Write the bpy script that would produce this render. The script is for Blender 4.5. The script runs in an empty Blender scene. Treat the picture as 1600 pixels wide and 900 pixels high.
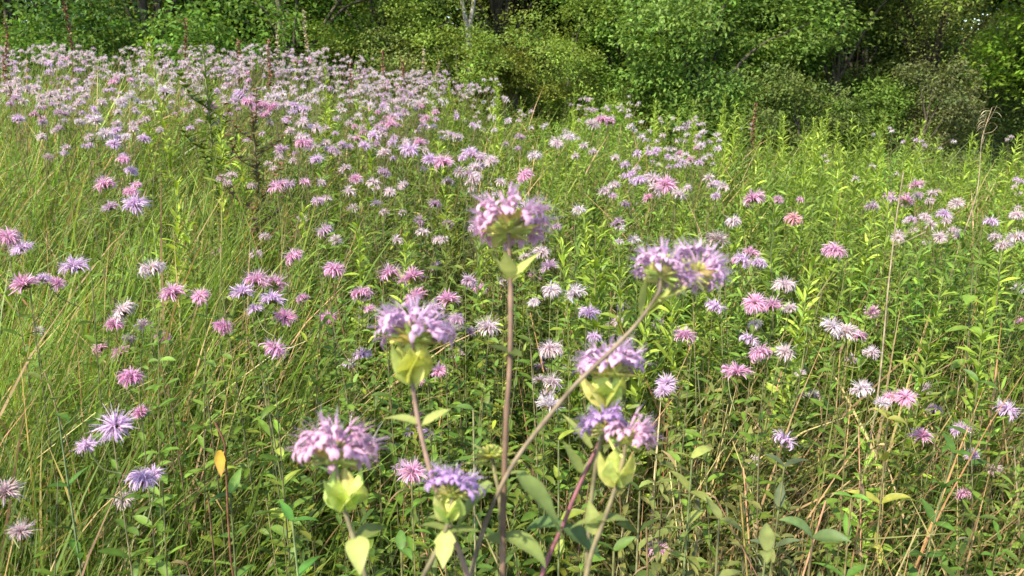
import bpy, math, random
import numpy as np
from mathutils import Vector, Matrix

random.seed(7)
rng = np.random.default_rng(7)
R = math.radians
S = bpy.context.scene
COL = S.collection

# ------------------------------------------------------------------ camera
CAMZ, PITCH, LENS = 1.5, R(14.0), 28.0
F = 1600 * LENS / 36.0
cam = bpy.data.objects.new('camera', bpy.data.cameras.new('camera'))
COL.objects.link(cam)
cam.location = (0, 0, CAMZ)
cam.rotation_euler = (R(90) - PITCH, 0, 0)
cam.data.lens = LENS
cam.data.sensor_width = 36
cam.data.clip_start = 0.02
cam.data.clip_end = 1000
cam.data.dof.use_dof = True
cam.data.dof.focus_distance = 2.2
cam.data.dof.aperture_fstop = 10
S.camera = cam

# ------------------------------------------------------------------ light
SUN_EL, SUN_AZ = R(47), R(222)      # azimuth clockwise from +Y: behind the camera, to the left
w = bpy.data.worlds.new('World'); S.world = w; w.use_nodes = True
nt = w.node_tree; bg = nt.nodes['Background']
sky = nt.nodes.new('ShaderNodeTexSky'); sky.sky_type = 'NISHITA'; sky.sun_disc = False
sky.sun_elevation = SUN_EL; sky.sun_rotation = SUN_AZ
nt.links.new(sky.outputs[0], bg.inputs[0]); bg.inputs[1].default_value = 0.14
sl = bpy.data.lights.new('sun', 'SUN'); sl.energy = 3.6; sl.angle = R(1.0); sl.color = (1.0, 0.91, 0.75)
so = bpy.data.objects.new('sun', sl); COL.objects.link(so)
sd = Vector((math.sin(SUN_AZ) * math.cos(SUN_EL), math.cos(SUN_AZ) * math.cos(SUN_EL), math.sin(SUN_EL)))
so.rotation_euler = sd.to_track_quat('Z', 'Y').to_euler(); so.location = (-5, -5, 12)
S.view_settings.view_transform = 'Standard'; S.view_settings.look = 'None'
S.view_settings.exposure = 1.5; S.view_settings.gamma = 1.0
S.cycles.max_bounces = 6; S.cycles.diffuse_bounces = 3; S.cycles.transmission_bounces = 4
S.cycles.transparent_max_bounces = 4; S.cycles.caustics_reflective = False; S.cycles.caustics_refractive = False

# ------------------------------------------------------------------ terrain
def ground(x, y):
    x = np.asarray(x, float); y = np.asarray(y, float)
    r = np.clip(x / np.maximum(y, 1.2), -1.2, 1.2)
    A = np.interp(r, [-1.2, -0.64, -0.24, 0.08, 0.32, 0.64, 1.2], [1.0, 0.92, 0.76, 0.44, 0.22, 0.06, 0.02])
    t = np.clip((y - 1.5) / 5.5, 0, 1)
    far = np.clip(y - 16, 0, 60) * 0.10
    return A * t * (1.15 - 0.15 * t) + far + 0.02 * np.sin(x * 2.1 + 1) * np.cos(y * 1.7)

CP, SP = math.cos(PITCH), math.sin(PITCH)
def unproj(px, py, d):
    u, v = (px - 800) / F, (450 - py) / F
    return np.array([u * d, d * (CP + v * SP), CAMZ + d * (-SP + v * CP)])
def proj(x, y, z):
    z = z - CAMZ
    d = y * CP - z * SP
    d = np.maximum(d, 1e-3)
    return 800 + F * x / d, 450 - F * (y * SP + z * CP) / d, d
def depth_for(px, py, H, d0=0.8, d1=14):
    for d in np.arange(d0, d1, 0.04):
        p = unproj(px, py, d)
        if p[2] <= ground(p[0], p[1]) + H: return d
    return None

# ------------------------------------------------------------------ mesh helpers
class Acc:
    def __init__(s): s.v = []; s.f = []; s.c = []; s.m = []; s.n = 0
    def add(s, v, f, c, mat=0):
        s.v.append(v.reshape(-1, 3)); s.f.append(f + s.n)
        c = np.broadcast_to(c, (len(s.v[-1]), 3)) if np.ndim(c) == 1 else c.reshape(-1, 3)
        s.c.append(c); s.m.append(np.full(len(f), mat)); s.n += len(s.v[-1])
    def mesh(s, name, mats):
        me = bpy.data.meshes.new(name)
        v = np.concatenate(s.v); f = np.concatenate(s.f); c = np.concatenate(s.c); m = np.concatenate(s.m)
        me.vertices.add(len(v)); me.vertices.foreach_set('co', v.astype(np.float32).ravel())
        me.loops.add(f.size); me.loops.foreach_set('vertex_index', f.astype(np.int32).ravel())
        me.polygons.add(len(f)); me.polygons.foreach_set('loop_start', np.arange(0, f.size, 4, dtype=np.int32))
        me.polygons.foreach_set('loop_total', np.full(len(f), 4, dtype=np.int32))
        me.polygons.foreach_set('material_index', m.astype(np.int32))
        me.polygons.foreach_set('use_smooth', np.ones(len(f), dtype=bool))
        a = me.color_attributes.new('Col', 'FLOAT_COLOR', 'POINT')
        a.data.foreach_set('color', np.concatenate([c, np.ones((len(c), 1))], 1).astype(np.float32).ravel())
        for x in mats: me.materials.append(x)
        me.update(calc_edges=True)
        return me
    def obj(s, name, mats, parent=None): return link(name, s.mesh(name, mats), parent)

def link(name, data, parent=None):
    o = bpy.data.objects.new(name, data); COL.objects.link(o)
    if parent is not None: o.parent = parent
    return o
def tag(o, label=None, cat=None, group=None, kind=None):
    if label: o['label'] = label
    if cat: o['category'] = cat
    if group: o['group'] = group
    if kind: o['kind'] = kind
    return o
def A1(x, n): return np.broadcast_to(np.asarray(x, float), (n,)).copy()

PROF = {
    'blade': lambda t: np.minimum(1, 0.55 + 3 * t) * np.clip(1 - t ** 2.2, 0.02, 1),
    'lance': lambda t: np.clip(np.sin(np.pi * np.clip(t * 0.93 + 0.05, 0, 1)) ** 0.8, 0.02, 1),
    'ovate': lambda t: np.clip(np.sin(np.pi * np.clip(t, 0.03, 1) ** 0.68) ** 0.9, 0.03, 1),
    'petal': lambda t: np.clip(0.5 + 0.9 * np.sin(np.pi * t * 0.75) - 0.75 * t ** 4, 0.1, 2),
    'hair': lambda t: 1 - 0.7 * t,
    'leafq': lambda t: np.clip(np.sin(np.pi * np.clip(t, 0.06, 0.97)), 0.1, 1),
}
def ribbons(acc, P, az, el, L, W, droop, col, prof='lance', k=4, cols=2, fold=0.15, twist=0.0, mat=0, jit=None, tipcol=None):
    P = np.asarray(P, float).reshape(-1, 3); n = len(P)
    if n == 0: return
    az, el, L, W, droop, twist = [A1(q, n) for q in (az, el, L, W, droop, twist)]
    t = np.linspace(0, 1, k + 1)
    th = el[:, None] - droop[:, None] * (t[None, :-1] + 0.5 / k)
    h = np.stack([np.cos(az), np.sin(az), 0 * az], 1); s0 = np.stack([-np.sin(az), np.cos(az), 0 * az], 1)
    z = np.array([0, 0, 1.0])
    step = (L / k)[:, None, None] * (np.cos(th)[..., None] * h[:, None] + np.sin(th)[..., None] * z)
    pos = np.concatenate([np.zeros((n, 1, 3)), np.cumsum(step, 1)], 1) + P[:, None]
    thv = el[:, None] - droop[:, None] * t[None]
    nn = -np.sin(thv)[..., None] * h[:, None] + np.cos(thv)[..., None] * z
    tw = twist[:, None] * (0.5 + t[None])
    side = np.cos(tw)[..., None] * s0[:, None] + np.sin(tw)[..., None] * nn
    nrm = -np.sin(tw)[..., None] * s0[:, None] + np.cos(tw)[..., None] * nn
    wd = 0.5 * W[:, None, None] * PROF[prof](t)[None, :, None]
    if jit is not None:
        wd = wd * (1 + jit * rng.standard_normal((n, k + 1, 1)))
    if cols == 2: V = np.stack([pos - side * wd, pos + side * wd], 2)
    else: V = np.stack([pos - side * wd, pos - nrm * wd * 2 * fold, pos + side * wd], 2)
    nv = (k + 1) * cols
    fb = []
    for j in range(k):
        for c in range(cols - 1):
            a = j * cols + c
            fb.append([a, a + 1, a + 1 + cols, a + cols])
    f = (np.arange(n)[:, None, None] * nv + np.array(fb)[None]).reshape(-1, 4)
    col = np.asarray(col, float)
    if col.ndim == 1: col = np.broadcast_to(col, (n, 3))
    C = np.broadcast_to(col[:, None, None], (n, k + 1, cols, 3)).copy()
    if cols == 3 and prof in ('ovate', 'lance') and k >= 5: C[:, :, 1] *= 1.22; C[:, 1::2] *= 0.93; C = np.clip(C, 0, .8)
    if tipcol is not None:
        tc = np.asarray(tipcol, float); tc = np.broadcast_to(tc, (n, 3))
        wgt = (t ** 3)[None, :, None, None]
        C = C * (1 - wgt) + tc[:, None, None] * wgt
    acc.add(V, f, C, mat)

def tubes(acc, poly, rad, col, m=5, mat=0):
    poly = np.asarray(poly, float)
    if poly.ndim == 2: poly = poly[None]
    n, k, _ = poly.shape
    rad = np.broadcast_to(np.asarray(rad, float), (n, k))
    T = np.gradient(poly, axis=1); T /= np.linalg.norm(T, axis=2, keepdims=True) + 1e-12
    mean = T.mean(1); ref = np.where(np.abs(mean[:, 2:3]) > 0.75, np.array([[1.0, 0.1, 0]]), np.array([[0, 0.1, 1.0]]))
    U = np.cross(T, ref[:, None]); U /= np.linalg.norm(U, axis=2, keepdims=True) + 1e-12
    W = np.cross(T, U)
    a = np.arange(m) * 2 * np.pi / m
    V = poly[:, :, None] + rad[..., None, None] * (np.cos(a)[None, None, :, None] * U[:, :, None] + np.sin(a)[None, None, :, None] * W[:, :, None])
    fb = [[j * m + i, j * m + (i + 1) % m, (j + 1) * m + (i + 1) % m, (j + 1) * m + i] for j in range(k - 1) for i in range(m)]
    f = (np.arange(n)[:, None, None] * (k * m) + np.array(fb)[None]).reshape(-1, 4)
    col = np.asarray(col, float)
    if col.ndim == 1: col = np.broadcast_to(col, (n, 3))
    acc.add(V, f, np.broadcast_to(col[:, None, None], (n, k, m, 3)).copy(), mat)

def smooth_path(pts, k=24):
    pts = np.asarray(pts, float)
    P = np.vstack([2 * pts[0] - pts[1], pts, 2 * pts[-1] - pts[-2]])
    out = []
    for i in range(1, len(P) - 2):
        for t in np.linspace(0, 1, max(3, k // (len(pts) - 1)), endpoint=False):
            a, b, c, d = P[i - 1], P[i], P[i + 1], P[i + 2]
            ab, bc, cd = [np.linalg.norm(q) + 1e-9 for q in (b - a, c - b, d - c)]
            m1 = ((b - a) / ab + (c - b) / bc) / 2 * min(ab, bc) if i > 1 else c - b
            m2 = ((c - b) / bc + (d - c) / cd) / 2 * min(bc, cd) if i < len(P) - 3 else c - b
            out.append((2 * t ** 3 - 3 * t * t + 1) * b + (t ** 3 - 2 * t * t + t) * m1 + (3 * t * t - 2 * t ** 3) * c + (t ** 3 - t * t) * m2)
    out.append(P[-2])
    return np.array(out)

def jcol(base, n, v=0.2, h=0.08):
    """per-leaf colour variation round a base colour"""
    b = np.asarray(base, float)
    k = np.exp(v * rng.standard_normal((n, 1)))
    return np.clip(b[None] * k * (1 + h * rng.standard_normal((n, 3))), 0.003, 0.85 if b.max() < 0.9 else 3)

# ------------------------------------------------------------------ materials
def mat_leaf(name, transl=0.35, rough=0.5, spec=0.35, tmul=(1.25, 1.2, 0.7), noise=0.25, scale=40):
    m = bpy.data.materials.new(name); m.use_nodes = True
    t = m.node_tree; N = t.nodes; Lk = t.links
    out = N['Material Output']; P = N['Principled BSDF']
    at = N.new('ShaderNodeAttribute'); at.attribute_name = 'Col'
    tc = N.new('ShaderNodeTexCoord'); nz = N.new('ShaderNodeTexNoise'); nz.inputs['Scale'].default_value = scale; nz.inputs['Detail'].default_value = 3
    Lk.new(tc.outputs['Object'], nz.inputs['Vector'])
    mr = N.new('ShaderNodeMapRange'); mr.inputs[3].default_value = 1 - noise; mr.inputs[4].default_value = 1 + noise
    mr.inputs[1].default_value = 0.3; mr.inputs[2].default_value = 0.7
    Lk.new(nz.outputs[0], mr.inputs[0])
    mx = N.new('ShaderNodeVectorMath'); mx.operation = 'SCALE'
    Lk.new(at.outputs['Color'], mx.inputs[0]); Lk.new(mr.outputs[0], mx.inputs['Scale'])
    Lk.new(mx.outputs[0], P.inputs['Base Color'])
    P.inputs['Roughness'].default_value = rough; P.inputs['Specular IOR Level'].default_value = spec
    if transl > 0:
        tr = N.new('ShaderNodeBsdfTranslucent'); mm = N.new('ShaderNodeVectorMath'); mm.operation = 'MULTIPLY'
        mm.inputs[1].default_value = tmul
        Lk.new(mx.outputs[0], mm.inputs[0]); Lk.new(mm.outputs[0], tr.inputs[0])
        ms = N.new('ShaderNodeMixShader'); ms.inputs[0].default_value = transl
        Lk.new(P.outputs[0], ms.inputs[1]); Lk.new(tr.outputs[0], ms.inputs[2]); Lk.new(ms.outputs[0], out.inputs[0])
    return m
M_leaf = mat_leaf('leaf_green', 0.38, 0.5, 0.3)
M_grass = mat_leaf('grass_blade', 0.4, 0.45, 0.35, scale=12)
M_tree = mat_leaf('tree_leaf', 0.42, 0.6, 0.2, scale=1.3, noise=0.22)
M_petal = mat_leaf('petal_tissue', 0.4, 0.6, 0.15, tmul=(1.1, 1.0, 1.1), noise=0.08, scale=120)
M_stem = mat_leaf('stem_fibre', 0.0, 0.6, 0.25, noise=0.45, scale=45)
M_bark = mat_leaf('tree_bark', 0.0, 0.9, 0.1, noise=0.45, scale=9)
M_bract = mat_leaf('bract_tissue', 0.42, 0.55, 0.25, tmul=(1.1, 1.1, 0.8), noise=0.2, scale=150)

def mat_ground():
    m = bpy.data.materials.new('meadow_soil'); m.use_nodes = True
    N = m.node_tree.nodes; Lk = m.node_tree.links; P = N['Principled BSDF']
    tc = N.new('ShaderNodeTexCoord'); a = N.new('ShaderNodeTexNoise'); a.inputs['Scale'].default_value = 9; a.inputs['Detail'].default_value = 8
    Lk.new(tc.outputs['Object'], a.inputs['Vector'])
    cr = N.new('ShaderNodeValToRGB'); e = cr.color_ramp.elements
    e[0].position = 0.3; e[0].color = (0.02, 0.018, 0.01, 1); e[1].position = 0.7; e[1].color = (0.07, 0.06, 0.03, 1)
    x = e.new(0.5); x.color = (0.03, 0.04, 0.015, 1)
    Lk.new(a.outputs[0], cr.inputs[0]); Lk.new(cr.outputs[0], P.inputs['Base Color'])
    P.inputs['Roughness'].default_value = 0.95
    b = N.new('ShaderNodeBump'); b.inputs['Strength'].default_value = 0.8; b.inputs['Distance'].default_value = 0.03
    Lk.new(a.outputs[0], b.inputs['Height']); Lk.new(b.outputs[0], P.inputs['Normal'])
    return m
# ------------------------------------------------------------------ ground sheet
gx = np.unique(np.concatenate([np.linspace(-12, 12, 97), np.linspace(-300, 300, 41)]))
gy = np.unique(np.concatenate([np.linspace(-4, 20, 97), np.linspace(-60, 400, 41)]))
X, Y = np.meshgrid(gx, gy); Z = ground(X, Y)
V = np.stack([X, Y, Z], -1); nx = len(gx); idx = np.arange(len(gy) * nx).reshape(len(gy), nx)
f = np.stack([idx[:-1, :-1], idx[:-1, 1:], idx[1:, 1:], idx[1:, :-1]], -1).reshape(-1, 4)
a = Acc(); a.add(V, f, np.array([0.05, 0.05, 0.02])); g = a.obj('ground', [mat_ground()]); tag(g, kind='structure')

# ------------------------------------------------------------------ plant builders
GREEN = np.array([0.075, 0.13, 0.022]); YGREEN = np.array([0.15, 0.21, 0.03]); OLIVE = np.array([0.11, 0.13, 0.03])
DRY = np.array([0.33, 0.25, 0.12]); REDST = np.array([0.16, 0.075, 0.05])

def leafy(accS, accL, base, H, nleaf, LL, LW, el, droop, lcol, scol, t0=0.2, lean=0.06, r0=0.0022, prof='lance', cols=3, k=4, opp=False, t1=1.0, taper=0.5, matS=0, matL=0, m=4):
    """n leafy stems at once: stem tubes to accS, leaves to accL"""
    base = np.asarray(base, float).reshape(-1, 3); n = len(base); H = A1(H, n)
    la = rng.uniform(0, 2 * np.pi, n); lm = np.abs(rng.standard_normal(n)) * lean
    K = 6; t = np.linspace(0, 1, K)
    off = np.stack([np.cos(la) * lm, np.sin(la) * lm, 0 * la], 1)
    def at(tt):   # tt (n,q)
        return base[:, None] + H[:, None, None] * (tt[..., None] * np.array([0, 0, 1.0]) + (tt ** 2)[..., None] * off[:, None])
    tubes(accS, at(np.broadcast_to(t, (n, K))), r0 * (1 - 0.55 * t)[None] * (H / 0.9)[:, None], jcol(scol, n, 0.15), m=m, mat=matS)
    q = nleaf
    tt = t0 + (t1 - t0) * np.linspace(0, 1, q)[None] ** 0.85 + rng.uniform(-0.01, 0.01, (n, q))
    if opp:
        tt = t0 + (t1 - t0) * (np.repeat(np.arange((q + 1) // 2), 2)[:q] / max(1, (q - 1) // 2))[None] * np.ones((n, 1))
        az = (np.arange(q) % 2) * np.pi + (np.arange(q) // 2 % 2) * np.pi / 2
        az = az[None] + rng.uniform(0, 6.28, (n, 1)) + rng.normal(0, 0.25, (n, q))
    else:
        az = np.arange(q)[None] * 2.4 + rng.uniform(0, 6.28, (n, 1)) + rng.normal(0, 0.3, (n, q))
    P = at(tt).reshape(-1, 3); N = n * q
    sz = (1 - taper * tt ** 2).reshape(-1) * rng.uniform(0.7, 1.2, N)
    E = el + 0.35 * tt.reshape(-1) + rng.normal(0, 0.22, N)
    lcol = np.asarray(lcol, float)
    lc = (jcol(lcol, n, 0.18, 0.07) if lcol.ndim == 1 else np.clip(lcol * jcol((1, 1, 1), n, 0.18, 0.07) / 1.0, 0.003, 0.6))[:, None] * np.exp(0.16 * rng.standard_normal((n, q, 1)))
    ribbons(accL, P, az.reshape(-1), E, LL * sz, LW * sz, droop + rng.normal(0, 0.3, N), lc.reshape(-1, 3), prof=prof, k=k, cols=cols, fold=0.18, twist=rng.normal(0, 0.3, N), mat=matL)

PETAL = {'pink': (0.61, 0.29, 0.44), 'magenta': (0.52, 0.18, 0.36), 'lilac': (0.55, 0.38, 0.56), 'mauve': (0.42, 0.26, 0.37),
         'pale': (0.54, 0.43, 0.43), 'white': (0.57, 0.50, 0.50), 'coral': (0.58, 0.26, 0.26), 'brownish': (0.40, 0.28, 0.26)}

def head(accP, accC, O, Rr, col, n=34, k=3, tilt=None, matP=0, matC=0, spiky=1.0, curl=1.0):
    """flower heads (vectorless, one head of radius Rr at O): florets and calyx"""
    i = np.arange(n); az = i * 2.39996 + rng.uniform(0, 6) + rng.normal(0, 0.15, n)
    el = np.interp(rng.random(n), [0, 0.2, 0.7, 1], [-0.1, 0.25, 0.85, 1.45])
    O = np.asarray(O, float)
    d = np.stack([np.cos(az) * np.cos(el), np.sin(az) * np.cos(el), np.sin(el) * 0.6], 1)
    P = O + d * Rr * 0.22
    c = jcol(col, n, 0.12, 0.05)
    L = Rr * rng.uniform(0.6, 1.05, n)
    ribbons(accP, P, az + rng.normal(0, .15, n), el + 0.25 + rng.normal(0, .25, n), L, Rr * 0.078 * math.sqrt(60 / max(n, 20)) , 2.0 * curl + rng.normal(0, 0.5, n), c, prof='petal', k=k, cols=2, twist=rng.normal(0, 0.7, n), mat=matP, tipcol=np.clip(c * 0.6 + 0.36 * np.array([[1, .9, .98]]), 0, .8))
    ribbons(accP, P, az + 0.2, el + 0.35, L * rng.uniform(.7, 1.15, n) * spiky, Rr * 0.05 * math.sqrt(60 / max(n, 20)), 0.5 + rng.normal(0, 0.3, n), np.clip(c * 0.5 + 0.4 * np.array([[1, .86, .95]]), 0, 0.85), prof='hair', k=2, cols=2, twist=rng.normal(0, 0.9, n), mat=matP)
    q = max(10, n // 2); az = np.arange(q) * 2.4; el = np.linspace(-0.4, 1.4, q)
    ribbons(accC, np.broadcast_to(O, (q, 3)) - [0, 0, Rr * 0.12], az, el, Rr * 0.42, Rr * 0.16, 0.1, jcol((0.26, 0.24, 0.09), q, 0.25), prof='lance', k=2, cols=2, mat=matC, twist=rng.normal(0, 0.6, q))
    q = 7; az = np.arange(q) * 6.28 / q + rng.uniform(0, 6)
    ribbons(accC, np.broadcast_to(O, (q, 3)) - [0, 0, Rr * 0.2], az, rng.normal(0.2, 0.2, q), Rr * 0.65, Rr * 0.24, 0.7, jcol((0.20, 0.24, 0.07), q, 0.2), prof='ovate', k=3, cols=3, mat=matC)

# ------------------------------------------------------------------ background trees and shrubs
def ground1(x, y): return float(ground(x, y))
def make_tree(name, label, cat, px, d, wid, hgt, col, leaf, nleaf, group=None, lobes=14, trunk=0.12, bare=0.0, seed=0, barkcol=(0.07, 0.06, 0.045), nl_el=0.0, low=0.0, ybot=None):
    global rng
    old = rng; rng = np.random.default_rng(1000 + seed)
    nleaf = int(nleaf * 2.5); leaf *= 0.88
    x = (px - 800) / F * d; y = d; z = ground1(x, y)
    root = link(name, None); root.location = (x, y, z); tag(root, label, cat, group)
    # lobes of the crown in local coordinates
    th = rng.uniform(0, 2 * np.pi, lobes); hh = rng.uniform(0, 1, lobes)
    hz = (low + (1 - low) * hh ** 1.25) * hgt
    prof = np.sin(np.pi * np.clip(0.12 + 0.8 * hh, 0, 1)) ** 0.6
    rr = wid * 0.5 * prof * rng.uniform(0.3, 1.0, lobes)
    lc = np.stack([np.cos(th) * rr, np.sin(th) * rr, hz], 1)
    lr = wid * 0.5 * rng.uniform(0.16, 0.48, lobes)
    lc[:, 2] = np.maximum(lc[:, 2], lr * 0.5)
    # trunk and limbs
    at = Acc(); K = 7; t = np.linspace(0, 1, K)
    wob = np.stack([np.sin(t * 3 + seed) * 0.06 * hgt * 0.5, np.cos(t * 2.3 + seed) * 0.05 * hgt * 0.5, t * hgt * 0.85], 1); wob[0] = 0; wob[0, 2] = -0.1
    tubes(at, wob, trunk * (1 - 0.75 * t), barkcol, m=8)
    at.obj('trunk', [M_bark], root)
    al = Acc()
    for c in lc:
        s = wob[min(K - 2, max(0, int(c[2] / hgt * 0.6 * K)))]
        mid = (s + c) / 2 + [0, 0, 0.06 * hgt]
        tubes(al, smooth_path([s, mid, c], 8), np.linspace(trunk * 0.4, trunk * 0.1, 9), barkcol, m=5)
    al.obj('limb', [M_bark], root)
    # leaves
    pick = rng.choice(lobes, nleaf, p=lr ** 2 / (lr ** 2).sum())
    dv = rng.standard_normal((nleaf, 3)); dv /= np.linalg.norm(dv, axis=1, keepdims=True)
    # sub-clump noise: leaves gather on sprays
    ns = lobes * 26
    sp_l = rng.integers(0, lobes, ns); sv = rng.standard_normal((ns, 3)); sv /= np.linalg.norm(sv, axis=1, keepdims=True)
    sp_c = lc[sp_l] + sv * (lr[sp_l] * rng.uniform(0.55, 1.28, ns))[:, None] * [1, 1, 0.8]
    k2 = rng.random(nleaf) < 0.66
    si = rng.integers(0, ns, nleaf)
    spr = sp_c[si] + rng.standard_normal((nleaf, 3)) * (wid * 0.045) * [1, 1, 0.5]
    P = lc[pick] + dv * (lr[pick] * rng.uniform(0.55, 1.05, nleaf) ** 0.6)[:, None] * [1, 1, 0.8]
    P = np.where(k2[:, None], spr, P)
    keepz = P[:, 2] > 0.02; P = P[keepz]; n = len(P)
    dirv = P - np.array([0, 0, hgt * 0.45]); az = np.arctan2(dirv[:, 1], dirv[:, 0]) + rng.normal(0, 1.0, n)
    cc = np.where(k2[:, None], jcol(col, ns, 0.16, 0.07)[si], jcol(col, nleaf, 0.1, 0.05))[keepz] * np.exp(0.16 * rng.standard_normal((n, 1)))
    ac = Acc()
    ribbons(ac, P, az, rng.normal(0.1 + nl_el, 0.5, n), leaf * rng.uniform(0.6, 1.3, n), leaf * 0.55 * rng.uniform(0.7, 1.2, n), rng.normal(0.7, 0.4, n), cc, prof='leafq', k=2, cols=2, twist=rng.normal(0, 0.7, n))
    ac.obj('crown', [M_tree], root)
    rng = old
    return root

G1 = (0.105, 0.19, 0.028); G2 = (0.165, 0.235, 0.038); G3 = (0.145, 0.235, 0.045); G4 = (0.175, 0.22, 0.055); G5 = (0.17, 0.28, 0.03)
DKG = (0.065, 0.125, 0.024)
TREES = [
 # label, cat, px, depth, width, height, col, leaf, n, low
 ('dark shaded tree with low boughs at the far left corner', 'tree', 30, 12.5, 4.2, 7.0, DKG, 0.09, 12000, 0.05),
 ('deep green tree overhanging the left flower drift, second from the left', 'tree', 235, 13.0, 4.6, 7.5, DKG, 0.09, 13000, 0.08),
 ('tree with bright green boughs hanging over the dark gap left of the pale forked trunk', 'tree', 460, 12.6, 4.0, 6.5, G1, 0.09, 15000, 0.08),
 ('low dark green shrub behind the flower drift at far left', 'shrub', 150, 11.2, 2.3, 1.5, G1, 0.07, 6000, 0.0),
 ('low leafy shrub behind the tall weed left of centre', 'shrub', 330, 11.0, 2.2, 1.45, G1, 0.08, 6000, 0.0),
 ('slender olive green tree right of the dark gap', 'tree', 600, 12.8, 2.6, 4.2, G2, 0.06, 11000, 0.05),
 ('olive shrub beneath the slender olive tree', 'shrub', 650, 11.6, 1.9, 1.5, G4, 0.055, 7000, 0.0),
 ('fine leaved olive tree behind the pale forked trunk', 'tree', 770, 14.5, 3.2, 5.0, G4, 0.06, 11000, 0.05),
 ('olive green shrub hiding the foot of the pale forked trunk', 'shrub', 722, 11.4, 2.0, 1.75, G2, 0.06, 9000, 0.0),
 ('small yellow green bush in front of the fine leaved olive tree', 'shrub', 810, 11.3, 1.35, 1.35, (0.14, 0.17, 0.025), 0.05, 7000, 0.0),
 ('round olive bush right of the small yellow green bush', 'shrub', 890, 12.2, 1.9, 2.2, G2, 0.06, 8000, 0.0),
 ('broad green tree with silvery leaf tips spreading right of centre', 'tree', 1095, 12.8, 4.2, 5.5, G3, 0.085, 22000, 0.06),
 ('small dark green tree between the olive bush and the broad green tree', 'tree', 970, 13.6, 2.6, 4.8, G1, 0.08, 9000, 0.02),
 ('bright low bush at the foot of the broad green tree', 'shrub', 955, 10.8, 0.95, 0.85, G5, 0.05, 3500, 0.0),
 ('dull olive bush right of the broad green tree', 'shrub', 1240, 11.6, 1.9, 1.3, (0.12, 0.165, 0.04), 0.06, 7000, 0.0),
 ('dark green tree behind the dull olive bush', 'tree', 1290, 14.2, 3.0, 5.0, G1, 0.08, 10000, 0.02),
 ('low green shrub left of the round grey green bush', 'shrub', 1335, 11.8, 1.4, 1.3, (0.13, 0.21, 0.035), 0.06, 5500, 0.0),
 ('round grey green bush with feathery pale leaves at right', 'shrub', 1435, 11.4, 1.5, 1.65, (0.13, 0.15, 0.055), 0.055, 9000, 0.0),
 ('tall dusty olive tree behind the round grey green bush', 'tree', 1440, 14.5, 3.6, 6.0, G4, 0.07, 12000, 0.05),
 ('tree with bright green outer leaves overhanging the dark hollow at the right edge', 'tree', 1620, 12.0, 3.2, 6.0, G5, 0.10, 10000, 0.30),
 ('shrub with leaf colour darkened for the shaded hollow at the far right edge', 'shrub', 1640, 13.2, 2.6, 2.2, (0.05, 0.08, 0.02), 0.07, 6000, 0.0),  # the hollow's shade is put into this leaf colour
]
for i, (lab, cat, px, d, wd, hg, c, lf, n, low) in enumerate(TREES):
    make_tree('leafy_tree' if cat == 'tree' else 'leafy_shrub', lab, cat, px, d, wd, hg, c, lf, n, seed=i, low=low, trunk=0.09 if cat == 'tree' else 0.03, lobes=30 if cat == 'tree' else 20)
# taller wood close behind
for i in range(17):
    px = -260 + i * 132 + random.uniform(-25, 25)
    k = ['tall dark tree', 'tall mid green tree', 'tall olive green tree'][i % 3]
    d = random.uniform(17, 21)
    pc = int(round(px / 16))
    where = f'{pc}% across the picture' if 0 <= pc <= 100 else (f'{-pc}% beyond the left edge' if pc < 0 else f'{pc - 100}% beyond the right edge')
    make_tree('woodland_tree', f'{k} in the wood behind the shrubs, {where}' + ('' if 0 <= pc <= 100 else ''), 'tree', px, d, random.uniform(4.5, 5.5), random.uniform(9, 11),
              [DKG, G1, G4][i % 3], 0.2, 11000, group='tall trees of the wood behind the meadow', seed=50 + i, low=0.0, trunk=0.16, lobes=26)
# the wood goes on behind
wa = Acc(); n = 130000; cx = rng.uniform(-32, 32, 260); cy = rng.uniform(23, 30, 260); cz = rng.uniform(0.5, 12, 260); i_ = rng.integers(0, 260, n)
P = np.stack([cx[i_], cy[i_], cz[i_]], 1) + rng.standard_normal((n, 3)) * [1.3, 1.0, 1.1]; P[:, 2] = np.maximum(P[:, 2] + ground(P[:, 0], P[:, 1]), .1)
wc = np.array([DKG, G1, G4, G2])[rng.integers(0, 4, 260)][i_]
ribbons(wa, P, rng.uniform(0, 6.28, n), rng.normal(0, .6, n), rng.uniform(.2, .4, n), rng.uniform(.12, .25, n), .6, wc * np.exp(.2 * rng.standard_normal((n, 1))), prof='leafq', k=2, cols=2, twist=rng.normal(0, .8, n))
g = wa.obj('distant_wood', [M_tree]); tag(g, 'deep green wood continuing behind the trees at the meadow edge', 'wood', kind='stuff')
# pale forked trunk
fx = unproj(735, 15, 12.2); rt = link('bare_tree', None); gz = ground1(fx[0], 12.2); rt.location = (fx[0], 12.2, gz)
tag(rt, 'pale forked bare trunk standing among the olive bushes, top centre left', 'dead tree')
a = Acc(); tubes(a, smooth_path([[0, 0, -0.1], [0.02, 0, 0.9], [0.0, 0, 1.75]], 12), np.linspace(0.06, 0.045, 13), (0.26, 0.235, 0.2), m=9); a.obj('trunk', [M_bark], rt)
for s, top in ((-1, 4.2), (1, 4.5)):
    a = Acc(); tubes(a, smooth_path([[0, 0, 1.72], [s * 0.09, 0, 2.2], [s * 0.16, 0.05, 2.9], [s * 0.3, 0.1, top]], 12), np.linspace(0.036, 0.012, 13), (0.26, 0.235, 0.2), m=8); a.obj('limb', [M_bark], rt)

# ------------------------------------------------------------------ field scatter
def scatter(n, dmin, dmax, rmin=-0.9, rmax=0.9, power=1.0):
    d = dmin + (dmax - dmin) * rng.random(n) ** power
    r = rng.uniform(rmin, rmax, n)
    return r * d, d, r
def base(x, y): return np.stack([x, y, ground(x, y)], 1)

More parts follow.
